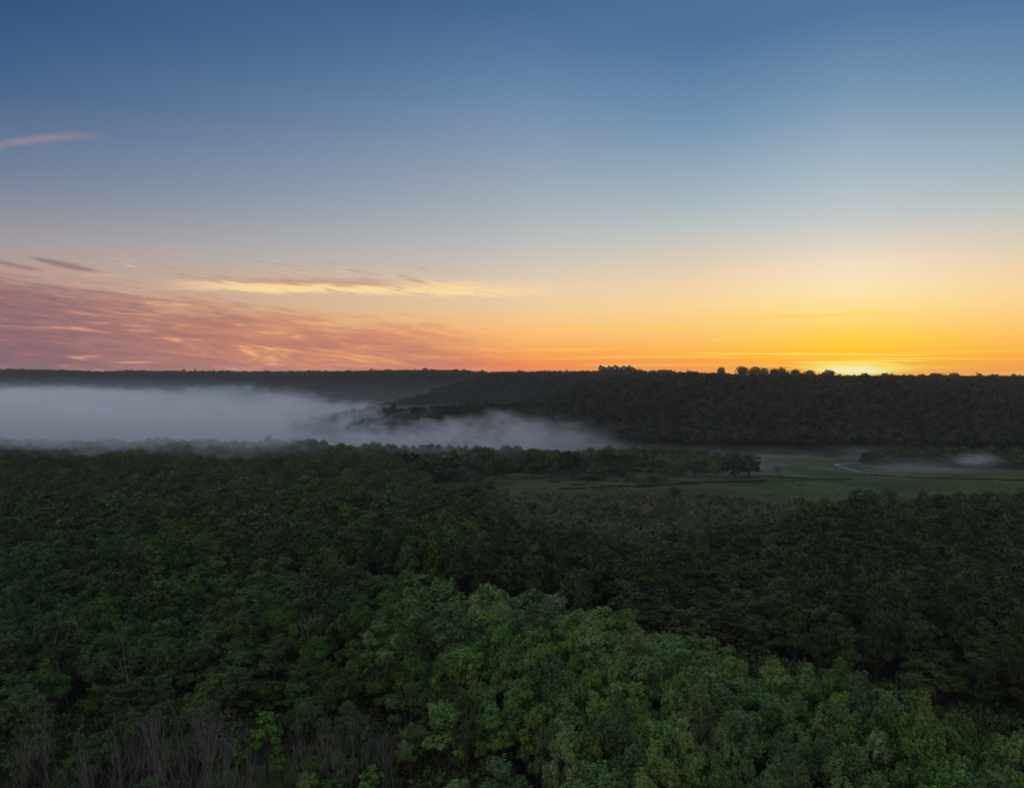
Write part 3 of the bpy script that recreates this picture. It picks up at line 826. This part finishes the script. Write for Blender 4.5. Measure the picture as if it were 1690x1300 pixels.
# ================================================================ ridge trees and pines
V_RIDGE = [dome_tree(860 + i) for i in range(5)]
def on_ridge(u, back=6.0):
    """the crest of the near bluff along the sight line of column u"""
    d = np.arange(960.0, 1850.0, 5.0); x = (u - 845) / F * d
    k = int(np.argmax((height(x, d) + 8 - CAM_Z) / d)); d = d[k] + back
    return (u - 845) / F * d, d, zof((u - 845) / F * d, d)
RG = [(1190, 14, 604, 'small round tree alone on the ridge left of the tall group'), (1225, 20, 602, 'first tree of the tall ridge group'), (1246, 22, 601, 'domed tree highest in the tall ridge group'),
      (1262, 16, 605, 'tree in the middle of the tall ridge group'), (1277, 16, 604, 'second last tree of the tall ridge group'), (1290, 16, 604, 'last tree of the tall ridge group'),
      (1312, 18, 607, 'low wide tree just right of the tall ridge group'), (1338, 18, 608, 'flat low tree on ridge towards the sun'), (1366, 18, 608, 'small tree on the ridge just left of the sun glow'),
      (1078, 14, 610, 'left tree of the flat ridge clump beside the pines'), (1092, 18, 609, 'middle tree of the flat ridge clump'), (1105, 14, 609, 'right tree of the flat ridge clump'), (1122, 10, 611, 'tiny tree on ridge after the flat clump'),
      (1462, 16, 614, 'small tree on the ridge right of the sun glow'), (1548, 22, 613, 'low tree on ridge far right of the sun'), (1574, 18, 614, 'last low tree along the right ridge'), (895, 9, 611, 'tiny round tree on ridge left of the tower')]
for i, (u, w, vt, l) in enumerate(RG):
    x, y_, z = on_ridge(u, 2 + (i % 3) * 4)
    crowns, trunk, H, Rr = V_RIDGE[i % 5]
    hgt = CAM_Z - (vt - 1.0 - HORIZON_V) / F * y_ - z
    k = w / F * y_ / 2 / Rr * 1.35
    root = add('ridge_tree', None, None, (x, y_, z), i * 1.7, (k, k, hgt / H)); tag(root, l, 'tree', 'trees standing up from the ridge line')
    add('crown', crowns[M_DARK.name], root); add('trunk', trunk, root)
def pine(seed):
    g = np.random.default_rng(seed); H, C, D = 20.0, [], []
    for k in range(26):
        z = 4 + (H - 4.3) * k / 25; r = 2.6 * (1 - ((z - 4) / (H - 4)) ** 9) + 0.2
        for _ in range(22):
            a = g.uniform(0, 6.28); rr = r * g.uniform(.2, 1)
            C.append((rr * math.cos(a), rr * math.sin(a), z - rr * .25 + g.normal(0, .25))); D.append((math.cos(a), math.sin(a), -.15))
    V, Q = leaves(np.array(C), np.array(D), 1.3, g, .35)
    tv, tq = join([tube([(0, 0, -.5), (0, 0, 8), (0, 0, H - .6)], [.3, .2, .04])])
    return mesh_from('crown', V, Q, [M_PINE], g.uniform(0, 1, len(Q))), mesh_from('trunk', tv, tq, [M_BARK], smooth=True)
PV = [pine(880 + i) for i in range(3)]
for i, u in enumerate(np.linspace(991, 1058, 15)):
    x, y_, z = on_ridge(u, 2 + (i * 7 % 5) * 3)
    vt = (602.5 + (i * 7 % 5) * .9) if u < 1040 else 604 + (u - 1040) * .5
    hgt = CAM_Z - (vt - HORIZON_V) / F * y_ - z
    pl = 'leftmost' if i == 0 else ('rightmost' if i == 14 else ordinal(i + 1) + ' from left')
    root = add('pine_tree', None, None, (x, y_, z), i * 1.1, (2.2 + .4 * (i % 3), 2.2 + .4 * (i % 3), hgt / 20.0)); tag(root, f'dark pointed pine, {pl} in the close row on the ridge', 'pine', 'row of pines on the ridge')
    add('crown', PV[i % 3][0], root); add('trunk', PV[i % 3][1], root)

# ================================================================ bare thicket at the lower left
def stem_mesh(seed, H):
    g = np.random.default_rng(seed); parts = []
    dirn = np.array([g.normal(0, .16), g.normal(0, .16), 1.0])
    def grow(p, d, ln, r, depth):
        n = 5; P = [np.array(p)]; dd = np.array(d) / np.linalg.norm(d)
        for _ in range(n):
            dd = dd + g.normal(0, .09, 3) + np.array([0, 0, .03]); dd /= np.linalg.norm(dd)
            P.append(P[-1] + dd * ln / n)
        parts.append(tube(P, list(np.linspace(r, r * .3, n + 1)), 5 if depth == 0 else 4))
        if depth < 2:
            for _ in range(int(g.integers(5, 9)) if depth == 0 else int(g.integers(3, 6))):
                k = int(g.integers(2 if depth == 0 else 1, n)); q = P[k]
                a = g.uniform(0, 6.28); side = np.array([math.cos(a), math.sin(a), 0])
                grow(q, dd * .85 + side * g.uniform(.3, .6) + np.array([0, 0, .25]), ln * g.uniform(.3, .5), r * (1 - .7 * k / n) * .62, depth + 1)
    grow((0, 0, -.2), dirn, H, .066, 0)
    V, Q = join(parts); return mesh_from('stem', V, Q, [M_DEAD], smooth=True)
STEMS = [stem_mesh(900 + i, 13 + i % 4) for i in range(12)]
BS = [(30, 1345, 12, 'bare shrub at the far left corner of the thicket'), (88, 1330, 17, 'tall bare forked shrub standing clear at left of the thicket'), (150, 1390, 12, 'low bare shrub between the forked one and main thicket'),
      (196, 1355, 12.5, 'left outer shrub of the grey bare thicket'), (224, 1325, 13, 'upright bare shrub near the thicket left side'), (250, 1375, 13, 'leaning bare shrub in front of the thicket centre'),
      (278, 1330, 14, 'bare shrub in the thicket with fanned pale stems'), (305, 1370, 13, 'low fanned bare shrub at the thicket centre'), (322, 1318, 15, 'tallest bare shrub at the back of the thicket'),
      (345, 1365, 13.5, 'dense twiggy bare shrub right of the thicket centre'), (370, 1335, 14, 'bare shrub on right side of the thicket by young green tree'), (398, 1380, 11, 'small bare shrub below the bright green young tree'),
      (505, 1365, 12, 'bare shrub with white stems beside the clearing'), (535, 1345, 12, 'pale stemmed bare shrub right of the clearing'), (562, 1375, 10.5, 'low bare shrub under the front trees'), (600, 1350, 11, 'twiggy bare shrub at right end of the thicket line'), (640, 1365, 10, 'last bare shrub against the pale front stand')]
for i, (u, v, h, l) in enumerate(BS):
    x, y_ = at(u, v)
    root = add('bare_shrub', None, None, (x, y_, zof(x, y_)), i * 2.3); tag(root, l, 'shrub', 'bare shrubs of the grey thicket')
    n = 6 + i % 3
    for k in range(n):
        a = 6.28 * k / n + rng.uniform(-.3, .3); r = rng.uniform(.3, 1.7)
        s = add('stem', STEMS[(i * 5 + k) % 12], root, (r * math.cos(a), r * math.sin(a), 0), rng.uniform(0, 6.28))
        lean = rng.uniform(.02, .2)
        s.rotation_euler = (lean * -math.sin(a), lean * math.cos(a), rng.uniform(0, 6.28)); kk = h / 14.0 * rng.uniform(.85, 1.35); s.scale = (1, 1, kk)
V_YOUNG = tree_variants(4, 940, [M_FRESH, M_MID], H=12.0, R=2.7, n_lobe=11, n_tuft=11, n_leaf=24, size=.46, base=.18)
YT = [(15, 1330, 12, 1.2, 1, 'dark young tree in the lower left corner'), (60, 1300, 11, 1.2, 1, 'young tree behind the left bare forked shrub'), (130, 1335, 10, 1.3, 1, 'young tree right of the tall forked bare shrub'), (168, 1300, 12, 1.3, 1, 'young tree above the left end of the thicket'),
      (215, 1270, 13, 1.2, 1, 'dull young tree behind the thicket left half'), (265, 1268, 13, 1.3, 1, 'young tree behind the middle of the thicket'), (330, 1262, 14, 1.25, 1, 'young tree behind the tallest bare shrub'),
      (395, 1330, 13, 1.0, 1, 'young tree at the right flank of the thicket'), (440, 1318, 15, 1.35, 0, 'bright fresh green young tree beside the thicket'), (465, 1345, 10, .9, 0, 'small fresh green young tree below the bright one'),
      (402, 1395, 6.5, .8, 0, 'low fresh green bush at the bottom of the thicket'), (490, 1290, 13, 1.2, 1, 'slim young tree behind the clearing'), (530, 1285, 12, 1.1, 1, 'young tree at the far edge of the clearing'),
      (585, 1320, 14, 1.3, 1, 'young tree where thicket meets the front stand'), (610, 1385, 9, 1.0, 0, 'fresh green sapling in front of the twiggy shrubs'), (960, 1420, 15, 1.3, 0, 'fresh green rounded treetop poking up at the bottom edge')]
for i, (u, v, h, w, m, l) in enumerate(YT):
    x, y_ = at(u, v)
    crowns, trunk, H, Rr = V_YOUNG[i % 4]
    root = add('young_tree', None, None, (x, y_, zof(x, y_)), i * 1.9, (w, w, h / H)); tag(root, l, 'young tree', 'young trees round the thicket')
    add('crown', crowns[(M_FRESH, M_MID)[m].name], root); add('trunk', trunk, root)

# dead snags
def snag(u, v, h, label, g):
    x, y_ = at(u, v)
    s = add('dead_snag', STEMS[g], None, (x, y_, zof(x, y_)), g, (2.2, 2.2, h / 14.0)); tag(s, label, 'dead tree', 'bare dead trunks')
snag(628, 806, 15, 'pale dead trunk standing at the edge of the left wood', 3)
snag(641, 808, 10, 'short thin dead trunk right of the tall pale one', 6)
snag(222, 1200, 26, 'forked bare dead branches rising between the left wood crowns', 8)

snag(118, 1180, 21, 'grey dead tree among the crowns above the forked bare shrub', 1)
snag(515, 1175, 22, 'dead tree with bare top between left wood and front stand', 5)
snag(1420, 1108, 15, 'dead leaning trunk at the far edge of the gully', 9)
snag(905, 1215, 21, 'bare dead top poking through the pale front stand', 10)

# ================================================================ houses, tower, bird
def box(x0, x1, y0, y1, z0, z1):
    V = [(x0, y0, z0), (x1, y0, z0), (x1, y1, z0), (x0, y1, z0), (x0, y0, z1), (x1, y0, z1), (x1, y1, z1), (x0, y1, z1)]
    return V, [(0, 3, 2, 1), (4, 5, 6, 7), (0, 1, 5, 4), (1, 2, 6, 5), (2, 3, 7, 6), (3, 0, 4, 7)]
def house(u, depth, w, d, h, roof_m, label, lift=0.0, wall_m=None):
    x = (u - 845) / F * depth; z = zof(x, depth) + lift
    root = add('house', None, None, (x, depth, z), .25); tag(root, label, 'house')
    V, Q = join([box(-w / 2, w / 2, -d / 2, d / 2, -4, h)])
    add('wall', mesh_from('wall', V, Q, [wall_m or M_WHITE]), root)
    r = w * .42; e = .5
    V = [(-w / 2 - e, -d / 2 - e, h - .2), (w / 2 + e, -d / 2 - e, h - .2), (w / 2 + e, d / 2 + e, h - .2), (-w / 2 - e, d / 2 + e, h - .2), (0, -d / 2 - e, h + r), (0, d / 2 + e, h + r)]
    me = bpy.data.meshes.new('roof'); me.from_pydata(V, [], [(0, 4, 5, 3), (1, 2, 5, 4), (0, 1, 4), (2, 3, 5), (0, 3, 2, 1)]); me.materials.append(roof_m)
    add('roof', me, root)
    V, Q = join([box(-.6, .6, -.06, .06, 0, 1.4)]); wm_ = mesh_from('window', V, Q, [M_GLASS])
    for k in (-.28, .28): add('window', wm_, root, (k * w, -d / 2 - .05, h * .45))
house(552, 1720, 9, 8, 7, M_ROOF, 'small white house on the far wooded slope above the mist', 6)
house(1403, 905, 5, 6, 4.5, M_PALEROOF, 'small pale roofed cabin among trees low on the right bluff', 5, M_ROOF)
house(1452, 915, 3.2, 3.2, 3.6, M_PALEROOF, 'tiny pale shed among the trees right of the cabin', 5, M_ROOF)
x, y_, z = on_ridge(935, 4)
root = add('tower', None, None, (x, y_, z)); tag(root, 'thin dark tower on the ridge left of the pines', 'tower')
zt = CAM_Z + 12 / F * y_ - z
V, Q = join([tube([(0, 0, 0), (0, 0, zt * .7), (0, 0, zt * .86)], [1.0, .8, .8], 8)]); add('shaft', mesh_from('shaft', V, Q, [M_STEEL]), root)
V, Q = join([tube([(0, 0, zt * .84), (0, 0, zt * .845), (0, 0, zt * .92), (0, 0, zt * .93)], [.8, 1.5, 1.5, .3], 8)]); add('tank', mesh_from('tank', V, Q, [M_STEEL]), root)
V, Q = join([tube([(0, 0, zt * .92), (0, 0, zt)], [.12, .06], 5)]); add('mast', mesh_from('mast', V, Q, [M_STEEL]), root)
p = [(0, -.32, 0), (0, -.2, .02), (0, 0, .03), (0, .2, 0), (0, .36, -.01)]
parts = [tube(p, [.03, .07, .09, .06, .015], 6)]
for s in (-1, 1):
    parts.append(([(0.03 * s, -.12, .04), (.03 * s, .12, .04), (.38 * s, .10, .16), (.38 * s, -.1, .17), (.78 * s, .14, .1), (.72 * s, .0, .11),
                   (0.03 * s, -.12, .02), (.03 * s, .12, .02), (.38 * s, .10, .14), (.38 * s, -.1, .15)], [(0, 1, 2, 3), (3, 2, 4, 5), (6, 7, 8, 9), (9, 8, 4, 5)]))
V, Q = join(parts)
b = add('bird', mesh_from('bird', V, Q, [M_BIRD]), None, ((709 - 845) / F * 330, 330, CAM_Z + (HORIZON_V - 574) / F * 330), .9)
tag(b, 'tiny dark bird gliding in the orange sky above the hills', 'bird')

# ================================================================ mist and haze
def volume_mat(name, f):
    def b(t, out):
        v = t.nodes.new('ShaderNodeVolumePrincipled'); f(t, v); t.links.new(v.outputs[0], out.inputs['Volume'])
    return material(name, b)
def _fog(t, v):
    p = pos(); s = t.nodes.new('ShaderNodeSeparateXYZ'); put(s.inputs[0], p)
    x, y_, z = (S(s.outputs[i]) for i in range(3))
    big = noise(vec(x * 0.75, y_ * 0.6, z * 1.9), 0.0095, 4, 0.6, 0.7)
    fine = noise(vec(x, y_ * .7, z * 1.5), 0.042, 5, 0.66, 0.8)
    T = ss(-130, -300, x) * 24.0 + ss(-300, -560, x) * 6.0 + 29.0 - ss(0, 170, x) * 14.0 - ss(1110, 1260, y_) * ss(-680, -400, x) * 34.0
    huge = noise(vec(x * .8, y_ * .5, 3.0), 0.0034, 2, 0.5, 0.3)
    T = T + (huge - 0.5) * 46.0 - ss(1350, 1800, y_) * 9.0 + (big - 0.5) * 60.0 + (fine - 0.5) * 62.0
    top_ = ss(-2.0, 26.0, T - z)
    front = ss(590, 850, y_ + (big - 0.5) * 130.0 + (fine - .5) * 60.0)
    side = ss(215, 0, x + (big - .5) * 120.0 + (fine - .5) * 60.0)
    back = ss(2250, 2000, y_)
    dens = top_ * ss(0.34, 0.60, fine + math_node('MINIMUM', math_node('MAXIMUM', (T - z) * 0.009, 0.0), 0.22)) * front * side * back * (ss(0.39, 0.60, fine * 0.45 + big * 0.55) * 0.95 + 0.05) * (0.028 - ss(1250, 1700, y_) * 0.019) * (1.0 - ss(-190, 60, x) * 0.62) + (ss(950, 1500, y_) * 0.00012 + ss(1500, 2150, y_) * 0.0003) * side * back * ss(84, 20, z)
    put(v.inputs['Density'], dens)
    v.inputs['Color'].default_value = (1.0, 0.997, 0.996, 1); v.inputs['Anisotropy'].default_value = 0.1
M_FOG = volume_mat('valley_fog', _fog)
V, Q = join([box(-1550, 260, 640, 2260, -0.5, 76)])
fo = add('fog', mesh_from('fog', V, Q, [M_FOG])); tag(fo, kind='stuff')
def _puff(t, v):
    tcn = t.nodes.new('ShaderNodeTexCoord'); p = S(tcn.outputs['Object'])
    ln = t.nodes.new('ShaderNodeVectorMath'); ln.operation = 'LENGTH'; put(ln.inputs[0], p)
    d = S(ln.outputs['Value']); n = noise(p, 2.6, 5, 0.65, .6)
    put(v.inputs['Density'], ss(0.95, 0.1, d + (n - .5) * 1.9) * ss(.40, .66, n) * 0.17)
    v.inputs['Color'].default_value = (0.97, 0.97, 1.0, 1)
M_PUFF = volume_mat('mist_puff', _puff)
def ball():
    V, Q = [], []
    for i in range(9):
        a = math.pi * i / 8
        for j in range(16): V.append((math.sin(a) * math.cos(j * math.pi / 8), math.sin(a) * math.sin(j * math.pi / 8), math.cos(a)))
    for i in range(8):
        for j in range(16): Q.append((i * 16 + j, (i + 1) * 16 + j, (i + 1) * 16 + (j + 1) % 16, i * 16 + (j + 1) % 16))
    me = bpy.data.meshes.new('mist'); me.from_pydata(V, [], Q); return me
me = ball(); me.materials.append(M_PUFF)
x, y_ = at(1608, 772)
pf = add('mist', me, None, (x - 6, y_ - 14, 8.5), 0, (34, 10, 9)); tag(pf, kind='stuff')

def _low(t, v):
    p = pos(); s = t.nodes.new('ShaderNodeSeparateXYZ'); put(s.inputs[0], p)
    x, y_, z = (S(s.outputs[i]) for i in range(3))
    n = noise(vec(x * .6, y_, z * 2.5), 0.022, 4, 0.62, 0.5)
    put(v.inputs['Density'], ss(19.0, 2.0, z + (n - .5) * 18) * ss(.42, .66, n) * ss(-120, -60, x) * ss(430, 330, x) * ss(585, 640, y_) * 0.0065)
    v.inputs['Color'].default_value = (0.97, 0.98, 1.0, 1)
V, Q = join([box(-130, 650, 580, 800, 0.3, 26)])
lm = add('mist', mesh_from('mist', V, Q, [volume_mat('meadow_mist', _low)])); tag(lm, kind='stuff')

def _far(t, v):
    p = pos(); s = t.nodes.new('ShaderNodeSeparateXYZ'); put(s.inputs[0], p)
    x, y_, z = (S(s.outputs[i]) for i in range(3))
    put(v.inputs['Density'], ss(-640, -1050, x) * ss(1900, 2150, y_) * ss(88, 35, z) * 0.00055)
    v.inputs['Color'].default_value = (0.78, 0.88, 1.0, 1)
V, Q = join([box(-2600, -620, 1890, 2560, 0.3, 92)])
fm = add('mist', mesh_from('mist', V, Q, [volume_mat('far_valley_mist', _far)])); tag(fm, kind='stuff')

def _haze(t, v):
    v.inputs['Density'].default_value = 0.000055; v.inputs['Color'].default_value = (0.86, 0.91, 1.0, 1); v.inputs['Anisotropy'].default_value = 0.35
M_HAZE = volume_mat('morning_haze', _haze)
V, Q = join([box(-4450, 4450, -800, 4450, -2.0, 114)])
hz = add('haze', mesh_from('haze', V, Q, [M_HAZE])); tag(hz, kind='stuff')
